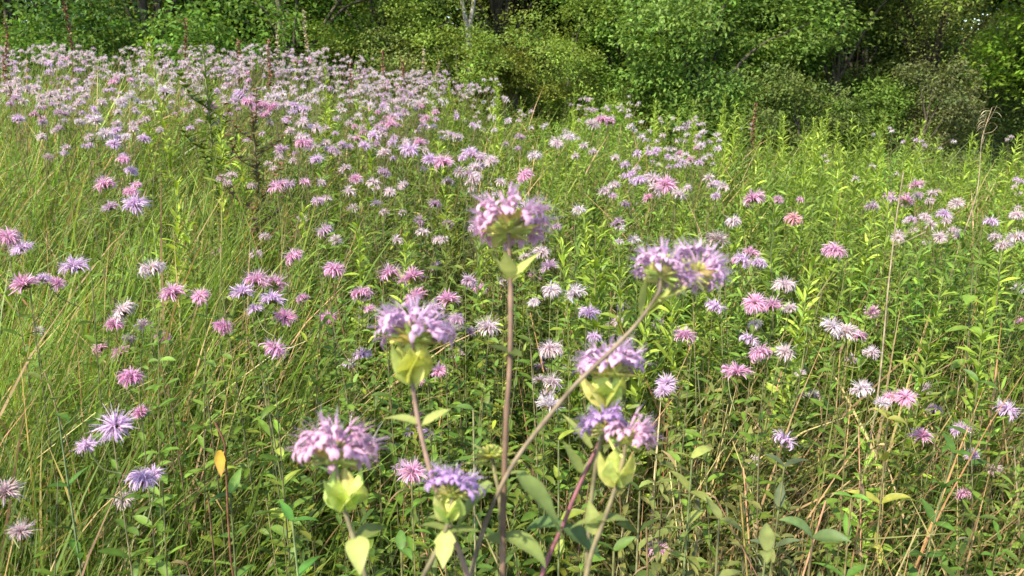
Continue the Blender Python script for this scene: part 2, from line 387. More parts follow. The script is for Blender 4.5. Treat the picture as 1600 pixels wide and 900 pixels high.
_pn = [(rng.uniform(0, 6.28), rng.uniform(0, 6.28), rng.uniform(0.6, 1.6)) for _ in range(7)]
def patch(x, y, sc=1.0, sh=0.0):
    o = 0
    for a_, ph, q in _pn: o = o + np.sin((x * math.cos(a_ + sh) + y * math.sin(a_ + sh)) * sc * q * 2.2 + ph + sh * 7)
    return o / 2.6          # about -1.5..1.5
def dull(r, y):
    """how olive and dried the plants are: lower right and two patches in the middle"""
    a_ = np.clip((r - 0.05) / 0.12, 0, 1) * np.clip((0.50 - r) / 0.1, 0, 1) * np.clip((2.5 - y) / 0.6, 0, 1)
    b_ = np.exp(-((r + 0.05) / 0.13) ** 2 - ((y - 3.3) / 0.7) ** 2) * 0.9
    return np.clip(a_ + b_, 0, 1)
def mixc(col, other, t): return col * (1 - t[:, None]) + np.asarray(other)[None] * t[:, None]
OLV = np.array([0.165, 0.175, 0.05])
# grass density by place (ratio r = x/y, distance y)
def zone_grass(r, y):
    left = np.clip((-0.22 - r) / 0.12, 0, 1)
    right = np.clip((r - 0.45) / 0.12, 0, 1)
    return np.clip(0.25 + 0.75 * left + 0.35 * right, 0, 1)
ga = Acc()
x, y, r = scatter(80000, 0.95, 9.2, power=0.95)
near = np.clip(1.0 - (y - 3.5) / 7, 0.35, 1)
keep = rng.random(len(x)) < zone_grass(r, y) * near * np.clip(1 + 0.45 * patch(x, y, 1.6), .25, 1.6)
x, y, r = x[keep], y[keep], r[keep]; n = len(x)
L = rng.uniform(0.5, 1.05, n) * (1 + 0.12 * patch(x, y, 1.2, 1.0)) * np.where(y < 1.5, 0.8, 1); 
left = r < -0.2
az = np.where(rng.random(n) < 0.65, rng.normal(0.25, 0.7, n), rng.uniform(0, 6.28, n))
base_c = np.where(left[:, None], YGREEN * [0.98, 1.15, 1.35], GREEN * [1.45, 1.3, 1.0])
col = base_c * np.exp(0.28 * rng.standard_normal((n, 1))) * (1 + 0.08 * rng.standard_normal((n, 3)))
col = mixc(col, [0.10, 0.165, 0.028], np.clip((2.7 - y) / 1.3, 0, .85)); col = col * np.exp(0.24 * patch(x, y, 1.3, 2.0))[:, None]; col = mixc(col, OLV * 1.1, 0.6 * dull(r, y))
dry = rng.random(n) < np.where((r > 0.15) & (y < 2.2), 0.62, 0.19)
col = np.where(dry[:, None], jcol(DRY, n, 0.3), col)
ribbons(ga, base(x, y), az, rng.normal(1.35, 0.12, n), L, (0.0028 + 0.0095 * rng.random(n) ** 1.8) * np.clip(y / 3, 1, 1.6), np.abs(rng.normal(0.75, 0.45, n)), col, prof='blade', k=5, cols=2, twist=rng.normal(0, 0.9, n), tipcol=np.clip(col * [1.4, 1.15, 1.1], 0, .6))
g = ga.obj('meadow_grass', [M_grass]); tag(g, 'long green and straw coloured grass blades filling the meadow', 'grass', kind='stuff')

# short thatch low down
ga = Acc(); x, y, r = scatter(26000, 0.9, 5.0, power=0.9); n = len(x)
ribbons(ga, base(x, y), rng.uniform(0, 6.28, n), rng.uniform(0.1, 1.3, n), rng.uniform(0.12, 0.5, n), rng.uniform(0.002, 0.005, n), rng.normal(0.5, 0.6, n), jcol(DRY * 0.7, n, 0.4), prof='blade', k=3, cols=2, twist=rng.normal(0, 0.9, n))
g = ga.obj('dry_thatch', [M_grass]); tag(g, 'tangle of dry straw and dead stems low under the plants', 'thatch', kind='stuff')

# leafy undergrowth (bergamot foliage, broad leaves)
ua = Acc()
x, y, r = scatter(9200, 0.95, 8.5, power=0.8)
u = np.clip((r + 0.42) / 0.2, 0.08, 1) * np.where(y > 4, 0.45, 1.0)
keep = rng.random(len(x)) < u * np.clip(0.85 + 0.35 * patch(x, y, 2.0, 5.0), .2, 1); x, y, r = x[keep], y[keep], r[keep]; n = len(x)
hh = rng.uniform(0.42, 0.84, n) * (1 + 0.12 * patch(x, y, 1.5, 3.0))
uc = (GREEN * [1.3, 1.2, 1.1])[None] * np.where(rng.random((n, 1)) < 0.25, np.array([[1.7, 1.35, 1.0]]), 1.0) * np.exp(0.2 * patch(x, y, 1.6, 4.0))[:, None]
uc = mixc(uc, OLV, 0.9 * dull(r, y))
leafy(ua, ua, base(x, y), hh, 22, 0.062, 0.020, 0.35, 0.9, uc, (0.12, 0.11, 0.045), opp=True, t0=0.3, k=3, cols=3, m=3, r0=0.002, matS=1)
g = ua.obj('leafy_undergrowth', [M_leaf, M_stem]); tag(g, 'mass of small green leaves and thin stems filling the meadow below the flowers', 'undergrowth', kind='stuff')

# goldenrod-like thicket
ta = Acc()
x, y, r = scatter(5200, 1.6, 9.2, power=0.8)
u = np.clip((r + 0.36) / 0.2, 0.10, 1) * np.where(y < 2.3, 0.25, 1.0) * np.where((r > -0.1) | (y < 4), 1, 0.5) * np.interp(r, [-0.2, 0.1, 0.3, 0.9], [0.6, 0.75, 1, 1])
keep = rng.random(len(x)) < u; x, y, r = x[keep], y[keep], r[keep]; n = len(x)
hh = rng.uniform(0.58, 0.9, n) * np.where(y > 5, 0.88, 1) * (1 + 0.13 * patch(x, y, 1.4, 6.0))
tcol = (YGREEN * [.8, .9, .9])[None] * np.exp(0.22 * patch(x, y, 1.2, 7.0))[:, None] * np.ones((n, 1)); tcol = tcol * np.interp(r, [-.1, .15], [1.05, 1.3])[:, None]; tcol = mixc(tcol, OLV, 0.8 * dull(r, y))
leafy(ta, ta, base(x, y), hh, 30, 0.084, 0.018, 0.55, 0.8, tcol, (0.13, 0.16, 0.04), t0=0.35, k=3, cols=2, m=3, r0=0.0022, matS=1, taper=0.45)
g = ta.obj('weed_thicket', [M_leaf, M_stem]); tag(g, 'thicket of narrow leaved yellow green weeds across the middle and right of the meadow', 'thicket', kind='stuff')

sa = Acc()
x, y, r = scatter(4200, 0.95, 5.0, power=0.85)
keep = rng.random(len(x)) < np.clip(0.16 + 0.42 * dull(r, y), 0, 1) * np.where(r < -0.35, .5, 1); x, y, r = x[keep], y[keep], r[keep]; n = len(x)
hh = rng.uniform(0.4, 0.85, n); bz = base(x, y); ln = rng.normal(0, 0.09, (n, 2)); tt = np.linspace(0, 1, 5)
pl = bz[:, None] + np.stack([ln[:, :1] * tt ** 2, ln[:, 1:] * tt ** 2, hh[:, None] * tt], 2)
tubes(sa, pl, rng.uniform(0.0009, 0.002, (n, 1)) * np.ones((1, 5)), jcol(DRY * [.7, .66, .6], n, 0.35, .12), m=4)
q = 10; k_ = rng.integers(0, n, n * q // 2); t_ = rng.uniform(0.6, 1.0, len(k_))
Pq = bz[k_] + np.stack([ln[k_, 0] * t_ ** 2, ln[k_, 1] * t_ ** 2, hh[k_] * t_], 1)
ribbons(sa, Pq, rng.uniform(0, 6.28, len(k_)), rng.normal(.5, .6, len(k_)), rng.uniform(.01, .05, len(k_)), rng.uniform(.002, .007, len(k_)), 1.2, jcol((0.24, 0.19, 0.09), len(k_), .3, .1), prof='lance', k=3, cols=2, twist=rng.normal(0, 1, len(k_)), mat=1)
g = sa.obj('dry_stems', [M_stem, M_leaf]); tag(g, 'many thin upright tan stems with small dried leaves among the green plants', 'dry stems', kind='stuff')

# ------------------------------------------------------------------ goldenrod plants that stand out
def place_words(px, py):
    return f'{int(round(px / 16))}% across and {int(round(py / 9))}% down the picture'
gr_protos = []
for v in range(5):
    aS, aL = Acc(), Acc()
    leafy(aS, aL, [[0, 0, 0]], 1.0, 92, 0.105, 0.021, 0.66, 0.8, YGREEN * [1.4, 1.42, 1.2], (0.14, 0.18, 0.05), t0=0.25, k=4, cols=3, m=6, r0=0.003, taper=0.6)
    gr_protos.append((aS.mesh('stem', [M_stem]), aL.mesh('foliage', [M_leaf])))
taken = set()
def uniq(lab):
    return lab
def put_plant(name, meshes, x, y, z, H, rz, label, cat, group, names=('stem', 'foliage')):
    root = link(name, None); root.location = (x, y, z); root.rotation_euler = (0, 0, rz); root.scale = (1, 1, H)
    for nm, me in zip(names, meshes): link(nm, me, root)
    return tag(root, label, cat, group)
GOLD = [(303, 330, 2.5), (330, 130, 4.2), (560, 350, 2.6), (530, 200, 5.5), (600, 205, 5.0), (645, 330, 2.8), (960, 140, 6.5), (905, 185, 6.0), (870, 250, 3.4), (925, 330, 2.7), (985, 395, 2.1), (1010, 205, 6),
 (1075, 185, 6.4), (1100, 170, 6.8), (1150, 165, 6.6), (1205, 195, 6.0), (1222, 175, 6.8), (1250, 215, 5.2), (1290, 200, 4.2), (1310, 235, 4.0), (1345, 190, 5.0), (1360, 240, 3.7), (1405, 250, 3.6), (1420, 195, 5.4), (1180, 235, 4.4), (1120, 250, 4.0),
 (1065, 270, 3.8), (1290, 320, 2.9), (1320, 330, 2.8), (1350, 330, 3.0), (1030, 165, 7), (1085, 160, 7), (1122, 150, 7), (1162, 160, 7.2), (1275, 185, 5.6), (1330, 175, 5.4), (1380, 195, 4.6), (1505, 215, 5.0), (1560, 230, 5.0), (1580, 210, 6), (1460, 215, 5.5), (1480, 300, 3.2), (1240, 270, 3.5), (870, 220, 4.4), (770, 300, 3.0), (700, 230, 4.5), (820, 285, 3.4), (1145, 300, 3.2), (1200, 340, 2.8), (1240, 400, 2.2), (1100, 400, 2.3), (250, 350, 2.7), (450, 330, 2.9), (735, 370, 2.3), (610, 380, 2.4), (1450, 430, 2.0), (1550, 470, 1.9)]
_gr = random.Random(5)
for _ in range(105):
    y_ = 1.9 + 6.8 * _gr.random() ** .8; r_ = _gr.uniform(-.1, .66) if _gr.random() < .8 else _gr.uniform(-.45, -.05)
    g_ = ground1(r_ * y_, y_); a_ = proj(r_ * y_, y_, g_ + _gr.uniform(.92, 1.12)); GOLD.append((float(a_[0]), float(a_[1]), float(a_[2])))
for i, (px, py, d) in enumerate(GOLD):
    p = unproj(px, py, d); gz = ground1(p[0], p[1]); H = p[2] - gz
    while H < 0.62 and d > 1: d *= 0.94; p = unproj(px, py, d); gz = ground1(p[0], p[1]); H = p[2] - gz
    while H > 1.3 and d < 12: d *= 1.05; p = unproj(px, py, d); gz = ground1(p[0], p[1]); H = p[2] - gz
    put_plant('goldenrod', gr_protos[i % 5], p[0], p[1], gz, H, i * 1.3, f'leafy goldenrod stem without flowers, its tip {place_words(px, py)}', 'goldenrod', 'leafy goldenrod stems standing above the meadow')

# ------------------------------------------------------------------ rusty seed stalks and dead stalks
def seed_stalk(px, py, d, label, col, seedy=True, lean=0.0, name='dock_stalk', cat='dry stalk', group=None, thick=0.03, top=0.35):
    p = unproj(px, py, d); bx = p[0] - lean; gz = ground1(bx, p[1]); H = p[2] - gz
    root = link(name, None); root.location = (bx, p[1], gz); tag(root, label, cat, group)
    wg = lambda s_: random.gauss(0, s_)
    path = smooth_path([[0, 0, 0], [lean * 0.2 + wg(.012), wg(.012), H * 0.3], [lean * 0.35 + wg(.014), wg(.014), H * 0.55], [lean * .62 + wg(.012), wg(.01), H * .78], [lean * .85 + wg(.006), 0, H * .92], [lean, 0, H]], 30)
    a = Acc(); tubes(a, path, np.linspace(0.0035, 0.0012, len(path)), np.array(col) * 0.9, m=6); 
    for _ in range(7):
        j = random.randrange(len(path) // 2, len(path) - 2); e_ = path[j] + [wg(.03), wg(.03), random.uniform(.01, .07)]
        tubes(a, smooth_path([path[j], (path[j] + e_) / 2 + [wg(.006), 0, -.006], e_], 4), 0.0009, np.array(col) * .8, m=4)
    a.obj('stem', [M_stem], root)
    if seedy:
        a = Acc(); n = 150; t = 1 - top * rng.random(n) ** 0.9
        P = np.stack([np.interp(t * H, path[:, 2], path[:, 0]), 0 * t, t * H], 1) + rng.normal(0, thick * 0.35, (n, 3)) * (1.15 - t)[:, None] * 3
        ribbons(a, P, rng.uniform(0, 6.28, n), rng.normal(0.3, 0.6, n), 0.02, 0.012, 0.5, jcol(col, n, 0.25), prof='leafq', k=2, cols=2, twist=rng.normal(0, 0.8, n)); a.obj('seed_head', [M_stem], root)
    return root
RUST = (0.17, 0.075, 0.045); TAN = (0.30, 0.24, 0.15)
DG = 'dry seed stalks standing above the meadow'
for px, py, d, c, ln, w_ in [(8, 30, 4.6, RUST, .05, 'rusty'), (98, -5, 5.5, RUST, 0, 'rusty'), (290, 28, 6.2, RUST, .02, 'rusty'), (372, 62, 6.5, RUST, .05, 'rusty'), (422, 60, 6.0, RUST, .12, 'rusty'),
                         (432, 35, 7.0, TAN, .02, 'tan'), (475, 15, 7.2, TAN, .0, 'tan'), (548, 92, 6.6, RUST, .06, 'rusty'), (598, 80, 6.8, RUST, -.05, 'rusty'), (628, 95, 6.8, RUST, -.04, 'rusty'), (662, 75, 7.2, TAN, .05, 'tan'), (688, 95, 7.2, TAN, .1, 'tan'), (1182, 160, 7, RUST, 0, 'rusty')]:
    seed_stalk(px, py, d, f'{w_} dry seed stalk, its tip {place_words(px, max(py, 0))}', c, lean=ln, group=DG, thick=0.016 if w_ == 'rusty' else 0.009, top=0.14 + 0.2 * abs(math.sin(px)))
# the tall pale dead stalk at right with curled top leaves
rt = seed_stalk(1550, 168, 2.9, 'tall pale dead stalk with curled withered leaves at its tip, right side', TAN, seedy=False, lean=0.07, name='dead_stalk')
p = unproj(1550, 168, 2.9); H = p[2] - rt.location.z
a = Acc(); n = 12; ribbons(a, np.stack([np.full(n, 0.068), np.zeros(n), H - np.linspace(0, 0.07, n)], 1), np.where(np.arange(n) % 3 == 0, 0.0, 3.14) + rng.normal(0, .4, n), 0.5, 0.05, 0.006, 1.8, jcol((0.3, 0.25, 0.17), n), k=5, cols=3); a.obj('foliage', [M_leaf], rt)
rt = seed_stalk(1412, 268, 1.95, 'straight tan dead stalk left of the pale flower cluster at right', TAN, seedy=False, lean=0.02, name='dead_stalk')
# tall dark branched weed left of centre (around 345,70)
for px, py, d, lab in [(318, 75, 3.6, 'tall branching green weed rising into the dark trees, left of centre'), (395, 175, 3.2, 'tall brownish leafy weed with seed clusters beneath pink blooms, left of centre')]:
    p = unproj(px, py, d); gz = ground1(p[0], p[1]); H = p[2] - gz
    root = link('tall_weed', None); root.location = (p[0], p[1], gz); tag(root, lab, 'weed')
    brown = px > 350
    aS, aL = Acc(), Acc()
    leafy(aS, aL, [[0, 0, 0]], H, 170 if brown else 120, 0.07 if brown else 0.10, 0.016 if brown else 0.02, 0.6, 0.7, (0.13, 0.11, 0.045) if brown else GREEN * 1.5, (0.13, 0.11, 0.05), t0=0.3, lean=0.02, m=6, r0=0.006, taper=0.5)
    for k_ in range(11 if brown else 8):
        t = 0.45 + 0.05 * k_; b_ = np.array([[0, 0, H * t]]); az = k_ * 2.4
        e = np.array([math.cos(az) * 0.14, math.sin(az) * 0.14, H * t + 0.14])
        path = smooth_path([b_[0], (b_[0] + e) / 2 + [math.cos(az) * .02, math.sin(az) * .02, -.02], e], 8)
        tubes(aS, path, np.linspace(0.003, 0.001, len(path)), (0.12, 0.11, 0.05), m=4)
        q = 60; tt = rng.integers(1, len(path), q)
        ribbons(aL, path[tt], rng.uniform(0, 6.28, q), 0.6, 0.035 if brown else 0.06, 0.014, 0.6, jcol((0.19, 0.12, 0.07) if brown else YGREEN, q), k=3, cols=2)
    aS.obj('stem', [M_stem], root); aL.obj('foliage', [M_leaf], root)

# ------------------------------------------------------------------ wild bergamot: middle distance prototypes
def col_of(k, f=1.0): return np.clip(np.array(PETAL[k]) * f, 0, 0.82)
head_protos = {}
for cn in PETAL:
    head_protos[cn] = []
    for v in range(5):
        aP, aC = Acc(), Acc()
        head(aP, aC, (0, 0, 0), 1.0, col_of(cn), n=[120, 100, 84, 60, 96][v], k=4, spiky=[.9, 1.05, 1.2, .95, .8][v], curl=[1.25, .9, 1.1, 1.5, .6][v])
        head_protos[cn].append((aP.mesh('flower_head', [M_petal]), aC.mesh('calyx', [M_bract])))
stem_protos = []
for v in range(6):
    aS, aL = Acc(), Acc()
    leafy(aS, aL, [[0, 0, 0]], 1.0, 34, 0.07, 0.021, 0.35, 0.9, GREEN * [1.5, 1.35, 1], (0.13, 0.12, 0.05), opp=True, t0=0.2, t1=0.95, lean=0.06, m=6, r0=0.0019, taper=0.6, k=5)
    stem_protos.append((aS.mesh('stem', [M_stem]), aL.mesh('foliage', [M_leaf])))

FL = """12 372 48 pink|36 388 34 lilac|38 446 50 pink|117 419 48 lilac|238 421 50 pale|270 460 46 pink|460 401 42 pink|522 422 42 pink|400 440 46 pink|378 458 42 lilac|430 445 40 pink|425 470 44 lilac|445 497 40 magenta|428 546 52 pink
348 512 38 magenta|512 497 34 magenta|195 487 46 pale|178 508 34 magenta|225 510 30 mauve|158 545 30 pink|188 552 32 pink|255 530 28 magenta|60 518 26 white|205 591 48 magenta|180 667 60 lilac|222 750 56 lilac|195 783 38 pale
8 772 56 brownish|340 395 20 pink|414 370 24 pale|400 398 24 pale|473 342 22 pale|497 315 26 mauve|508 362 30 mauve|525 376 24 pale|165 290 38 pink|172 325 28 mauve|212 322 46 lilac|213 290 24 pink|205 268 26 lilac|193 250 28 pink
565 460 40 pink|610 430 42 pink|645 435 46 pink|650 466 40 magenta|700 470 44 pink|680 485 34 mauve|733 440 36 mauve|750 452 28 pink|566 490 26 lilac|713 500 34 mauve|762 514 44 pale|716 555 28 pale|566 555 32 lilac|687 580 36 pink|680 418 24 lilac
790 440 26 white|862 455 38 white|900 460 40 white|858 418 34 mauve|845 396 32 pale|835 432 26 magenta|920 491 38 lilac|975 483 30 pale|966 503 28 pale|1028 505 26 pale|860 548 48 pale|862 600 38 pale|858 636 46 white|888 578 26 lilac|845 575 28 mauve
1070 526 40 pink|1117 480 38 lilac|1180 474 44 pink|1205 480 40 pink|1225 447 42 pale|1160 408 36 lilac|1172 398 34 pink|1178 312 40 pink|1145 347 32 pale|1120 377 40 brownish|1240 343 36 coral|1303 393 44 pink|1362 488 27 pink|1407 519 25 magenta|1298 512 40 white|1322 520 40 pale
1342 526 30 pink|1373 508 22 pale|1180 508 28 white|1170 531 36 lilac|1188 553 44 pink|1226 552 34 pale|1152 584 46 pink|1042 600 36 lilac|1086 585 28 pale|1330 562 22 lilac|1348 609 46 white|1415 622 40 pink|1445 606 24 pale|1460 641 30 lilac|1573 642 40 lilac|1440 683 38 pink
1503 674 36 lilac|1225 688 44 lilac|1178 722 26 white|1555 735 30 brownish|1505 773 30 pink|1028 862 44 pink|1250 618 26 white|1272 618 24 white|1596 505 24 pink|1592 452 24 white|1590 372 38 pale|1568 385 30 pale|1548 347 28 lilac|1588 337 26 pale|1555 372 24 pale|1415 315 28 pink|1432 290 26 pink
1495 318 24 pale|1475 336 26 lilac|1403 372 28 pale|1445 340 24 pale|1468 372 26 pale|1420 345 22 white|1490 362 22 pale|650 648 24 magenta|643 676 30 lilac|676 683 30 lilac|645 740 52 pink|628 728 34 lilac|475 225 34 pink|640 236 40 lilac|655 225 26 pink|692 256 38 pink
672 250 30 lilac|610 195 24 pink|388 160 40 pink|408 165 36 pink|425 168 26 magenta|375 150 30 lilac|330 168 26 pink|258 145 28 white|940 188 30 pink|925 195 28 pale|1040 290 40 pink|1020 280 34 pale|1000 283 28 lilac|1060 305 26 pale|820 275 34 pink|835 245 26 white
735 240 30 lilac|768 253 26 pale|745 275 24 white|700 285 24 pale|715 215 24 pale|870 225 26 pale|890 215 24 white|600 240 26 pale|570 228 24 lilac|540 265 24 pale|555 280 24 pink|520 235 24 mauve|600 270 26 mauve|630 290 24 pale|960 290 24 pale|905 330 26 white|965 350 26 mauve|945 300 24 pale
150 190 28 white|165 210 28 white|178 225 28 lilac|140 215 20 pale|28 186 22 lilac|85 205 16 pale|75 247 20 brownish|225 218 24 lilac|190 160 24 white|870 355 22 mauve|680 320 24 mauve|655 345 24 mauve|700 350 22 brownish|450 290 26 mauve|440 235 26 mauve|495 250 26 lilac"""
n_objs = 0
GB = 'wild bergamot in bloom across the meadow'
CN = {'pale': 'pale pink', 'white': 'whitish', 'brownish': 'faded brownish pink', 'coral': 'coral pink', 'pink': 'pink', 'magenta': 'deep pink', 'lilac': 'lilac', 'mauve': 'dull mauve'}
occupied = []
for i, it in enumerate(FL.replace('\n', '|').split('|')):
    px, py, wpx, cn = it.split(); px, py, wpx = float(px), float(py), float(wpx)
    d = 0.056 * F / wpx
    d = min(d, 7.5)
    for _ in range(60):
        p = unproj(px, py, d); gz = ground1(p[0], p[1]); H = p[2] - gz
        if H < 0.58: d *= 0.97
        elif H > 1.08: d *= 1.03
        else: break
    d = max(d, 1.0); p = unproj(px, py, d); gz = ground1(p[0], p[1]); H = p[2] - gz
    rad = min(wpx * d / F * 0.5, 0.046) * 1.02
    root = link('wild_bergamot', None); root.location = (p[0], p[1], gz); root.rotation_euler = (0, 0, random.uniform(0, 6.28))
    tag(root, f'{CN[cn]} bergamot bloom on a thin stem, {place_words(px, py)}', 'wildflower', GB)
    st, fo = stem_protos[i % 6]
    s = link('stem', st, root); s.scale = (1, 1, H - rad * 0.2)
    s = link('foliage', fo, root); s.scale = (1, 1, H - rad * 0.3)
    hp, hc = head_protos[cn][(i * 7 + i // 5) % 5]
    hd = link('flower_head', hp, root); hd.location = (0, 0, H); hd.scale = (rad, rad, rad * .82)
    hd.rotation_euler = (random.gauss(-.1, 0.3), random.gauss(0, 0.3), random.uniform(0, 6))
    link('calyx', hc, hd)
    if wpx > 27 and random.random() < 0.4:      # a side bloom on the same plant
        q_ = random.uniform(0, 6.28); l_ = rad * random.uniform(1.3, 2.0); dz = -random.uniform(0.0, 0.05)
        a = Acc(); tubes(a, smooth_path([[0, 0, H - rad * 2.6], [math.cos(q_) * l_ * .6, math.sin(q_) * l_ * .6, H + dz - rad * 1.3], [math.cos(q_) * l_, math.sin(q_) * l_, H + dz]], 6), 0.0012, (0.13, 0.14, 0.05), m=5); a.obj('branch', [M_stem], root)
        hp, hc = head_protos[cn][random.randrange(5)]; h2 = link('flower_head', hp, root); h2.location = (math.cos(q_) * l_, math.sin(q_) * l_, H + dz); k_ = rad * random.uniform(.55, .85); h2.scale = (k_, k_, k_ * .8)
        h2.rotation_euler = (random.gauss(0, .3), random.gauss(0, .3), 0); link('calyx', hc, h2)
    n_objs += 1; occupied.append((px, py))

# ------------------------------------------------------------------ bergamot drifts farther off
def plant_multi(acc, O, H, cn, heads, R0, lo=False, spread=0.11):
    """a whole small plant in one mesh: branching stem, leaves, several blooms (materials: petal, bract, stem, leaf)"""
    O = np.asarray(O, float)
    leafy(acc, acc, [O], H * 0.9, 12 if lo else 18, 0.06, 0.02, 0.3, 0.9, GREEN * [1.3, 1.15, 1], (0.13, 0.10, 0.05), opp=True, t0=0.35, lean=0.0, m=3, r0=0.0022, matS=2, matL=3, k=2 if lo else 3)
    for h in range(heads):
        az = rng.uniform(0, 6.28); rr = spread * math.sqrt(rng.random()) if h else 0
        T = O + [math.cos(az) * rr, math.sin(az) * rr, H - (rng.uniform(0, 0.07) if h else 0)]
        if h: tubes(acc, smooth_path([O + [0, 0, H * 0.66], (O + [0, 0, H * 0.75] + T) / 2 + [0, 0, -.01], T], 4), 0.0013, (0.13, 0.12, 0.05), m=3, mat=2)
        head(acc, acc, T, R0 * rng.uniform(0.8, 1.1), col_of(cn, rng.uniform(0.9, 1.08)), n=20 if lo else 44, k=2 if lo else 3, matP=0, matC=1)
MM = [M_petal, M_bract, M_stem, M_leaf]
boxes = [(-60, 70, 570, 180, 1.0), (470, 110, 700, 190, 0.9), (120, 150, 200, 235, .7), (0, 170, 340, 215, .25), (340, 170, 560, 330, .45), (560, 130, 760, 200, .65), (760, 150, 1000, 190, .33), (480, 190, 820, 300, .5),
         (820, 190, 1010, 300, .28), (560, 300, 1010, 380, .3), (1010, 230, 1120, 330, .35), (1010, 180, 1120, 230, .3), (1370, 285, 1620, 400, .3), (1100, 190, 1600, 290, .03), (-100, 60, -60, 180, 1), (1600, 300, 1800, 400, .3)]
def dens(px, py):
    o = 0.01
    for a_, b_, c_, e_, v_ in boxes:
        if a_ <= px <= c_ and b_ <= py <= e_: o = max(o, v_)
    return o
cand = []
x, y, r = scatter(2300, 2.2, 8.6, rmin=-0.8, rmax=0.8, power=0.7)
for xi, yi in zip(x, y):
    gz = ground1(xi, yi); H = random.uniform(0.86, 1.12)
    px, py, d = proj(xi, yi, gz + H)
    if random.random() < dens(px, py) * 0.9 * float(np.clip(0.85 + 0.45 * patch(xi, yi, 1.7, 9.0), .15, 1)): cand.append((d, xi, yi, gz, H, px, py))
cand.sort()
multi = []
for cn in ('pale', 'white', 'lilac', 'pink', 'mauve'):
    for v in range(3):
        a = Acc(); plant_multi(a, (0, 0, 0), 1.0, cn, 2 + v, 0.026); multi.append((cn, a.mesh('wild_bergamot', MM)))
inview = [c for c in cand if -20 < c[5] < 1620]
room = 292 - n_objs
objs, rest = inview[:room], inview[room:] + [c for c in cand if not (-20 < c[5] < 1620)]
for c in objs:
    d, xi, yi, gz, H, px, py = c
    w5 = [0.38, 0.16, 0.2, 0.1, 0.16]
    k = random.choices(range(5), w5)[0] * 3 + random.randrange(3)
    cn, me = multi[k]
    o = link('wild_bergamot', me); o.location = (xi, yi, gz); o.scale = (1, 1, H); o.rotation_euler = (0, 0, random.uniform(0, 6.28))
    tag(o, f'small {CN[cn]} bergamot plant in the drift, {place_words(px, py)}', 'wildflower', GB)
print('bergamot objects', n_objs + len(objs), 'rest', len(rest))
da = Acc()
for d, xi, yi, gz, H, px, py in rest:
    cn = random.choices(['pale', 'white', 'lilac', 'pink', 'mauve'], [0.5, 0.26, 0.1, 0.04, 0.1])[0]
    plant_multi(da, (xi, yi, gz), H, cn, random.choice([2, 3, 4]), 0.026, lo=True, spread=0.14)
g = da.obj('bergamot_drift', MM); tag(g, 'dense drift of pale pink bergamot along the far edge of the meadow', 'wildflower drift', kind='stuff')

# ------------------------------------------------------------------ leafy weeds at the lower edge
def broad_plant(px, py, d, label, col, nl, LL, LW, name='broadleaf_weed', prof='ovate', H=None, el=0.4, droop=1.0, cat='weed', group=None):
    p = unproj(px, py, d); gz = ground1(p[0], p[1]); H = p[2] - gz
    root = link(name, None); root.location = (p[0], p[1], gz); tag(root, label, cat, group)
    aS, aL = Acc(), Acc()
    leafy(aS, aL, [[0, 0, 0]], H, nl, LL, LW, el, droop, col, (0.14, 0.15, 0.06), opp=True, t0=0.35, lean=0.03, m=6, r0=0.0035, prof=prof, taper=0.35, k=7)
    aS.obj('stem', [M_stem], root); aL.obj('foliage', [M_leaf], root)
GW = 'broad leaved weeds low in the meadow'
for px, py, d, kind_, c, nl, LL, LW in [
    (1265, 845, 1.15, 'pale green', (0.14, 0.19, 0.06), 14, .085, .034), (1130, 800, 1.15, 'yellowish', (0.19, 0.22, 0.06), 14, .075, .03), (1075, 720, 1.3, 'olive', OLV * 1.1, 22, .075, .022),
    (1180, 860, 1.1, 'olive', OLV * 1.2, 16, .08, .03), (1450, 700, 1.55, 'bright green', (0.10, 0.20, 0.03), 16, .08, .028), (1400, 660, 1.6, 'yellow green', (0.24, 0.27, 0.04), 14, .075, .022), (1340, 780, 1.35, 'green', GREEN * 1.4, 16, .07, .02),
    (1000, 770, 1.25, 'dark green', GREEN * 0.9, 18, .07, .026), (350, 780, 1.3, 'fresh green', GREEN * 1.3, 16, .07, .026), (455, 640, 1.6, 'yellow green', (0.20, 0.24, 0.04), 16, .07, .022), (330, 610, 1.7, 'yellow green', (0.2, 0.25, .04), 14, .07, .022),
    (470, 800, 1.2, 'fresh green', (0.09, 0.19, .03), 14, .075, .03), (1540, 600, 1.8, 'dark green', GREEN, 18, .08, .024), (620, 860, 1.15, 'fresh green', (0.09, .18, .03), 14, .07, .028), (880, 690, 1.35, 'bright yellow green', (0.2, 0.28, .03), 18, .06, .022), (1250, 490, 2.2, 'yellow green', (0.24, .28, .04), 14, .08, .026), (90, 650, 1.5, 'fresh green', (0.1, .2, .03), 10, .07, .026), (740, 640, 1.4, 'green', GREEN * 1.3, 18, .06, .02), (1210, 720, 1.4, 'grey green', (0.12, .17, .07), 16, .07, .024), (960, 860, 1.1, 'fresh green', (.1, .2, .03), 14, .06, .024)]:
    broad_plant(px, py, d, f'{kind_} broad leaved weed, its top {place_words(px, py)}', c, nl, LL, LW, group=GW)
broad_plant(1545, 412, 2.2, 'vine like weed with large drooping green leaves under the pale blooms at the right edge', (0.11, 0.22, 0.03), 16, 0.11, 0.05, name='drooping_weed', el=-0.2, droop=0.9)

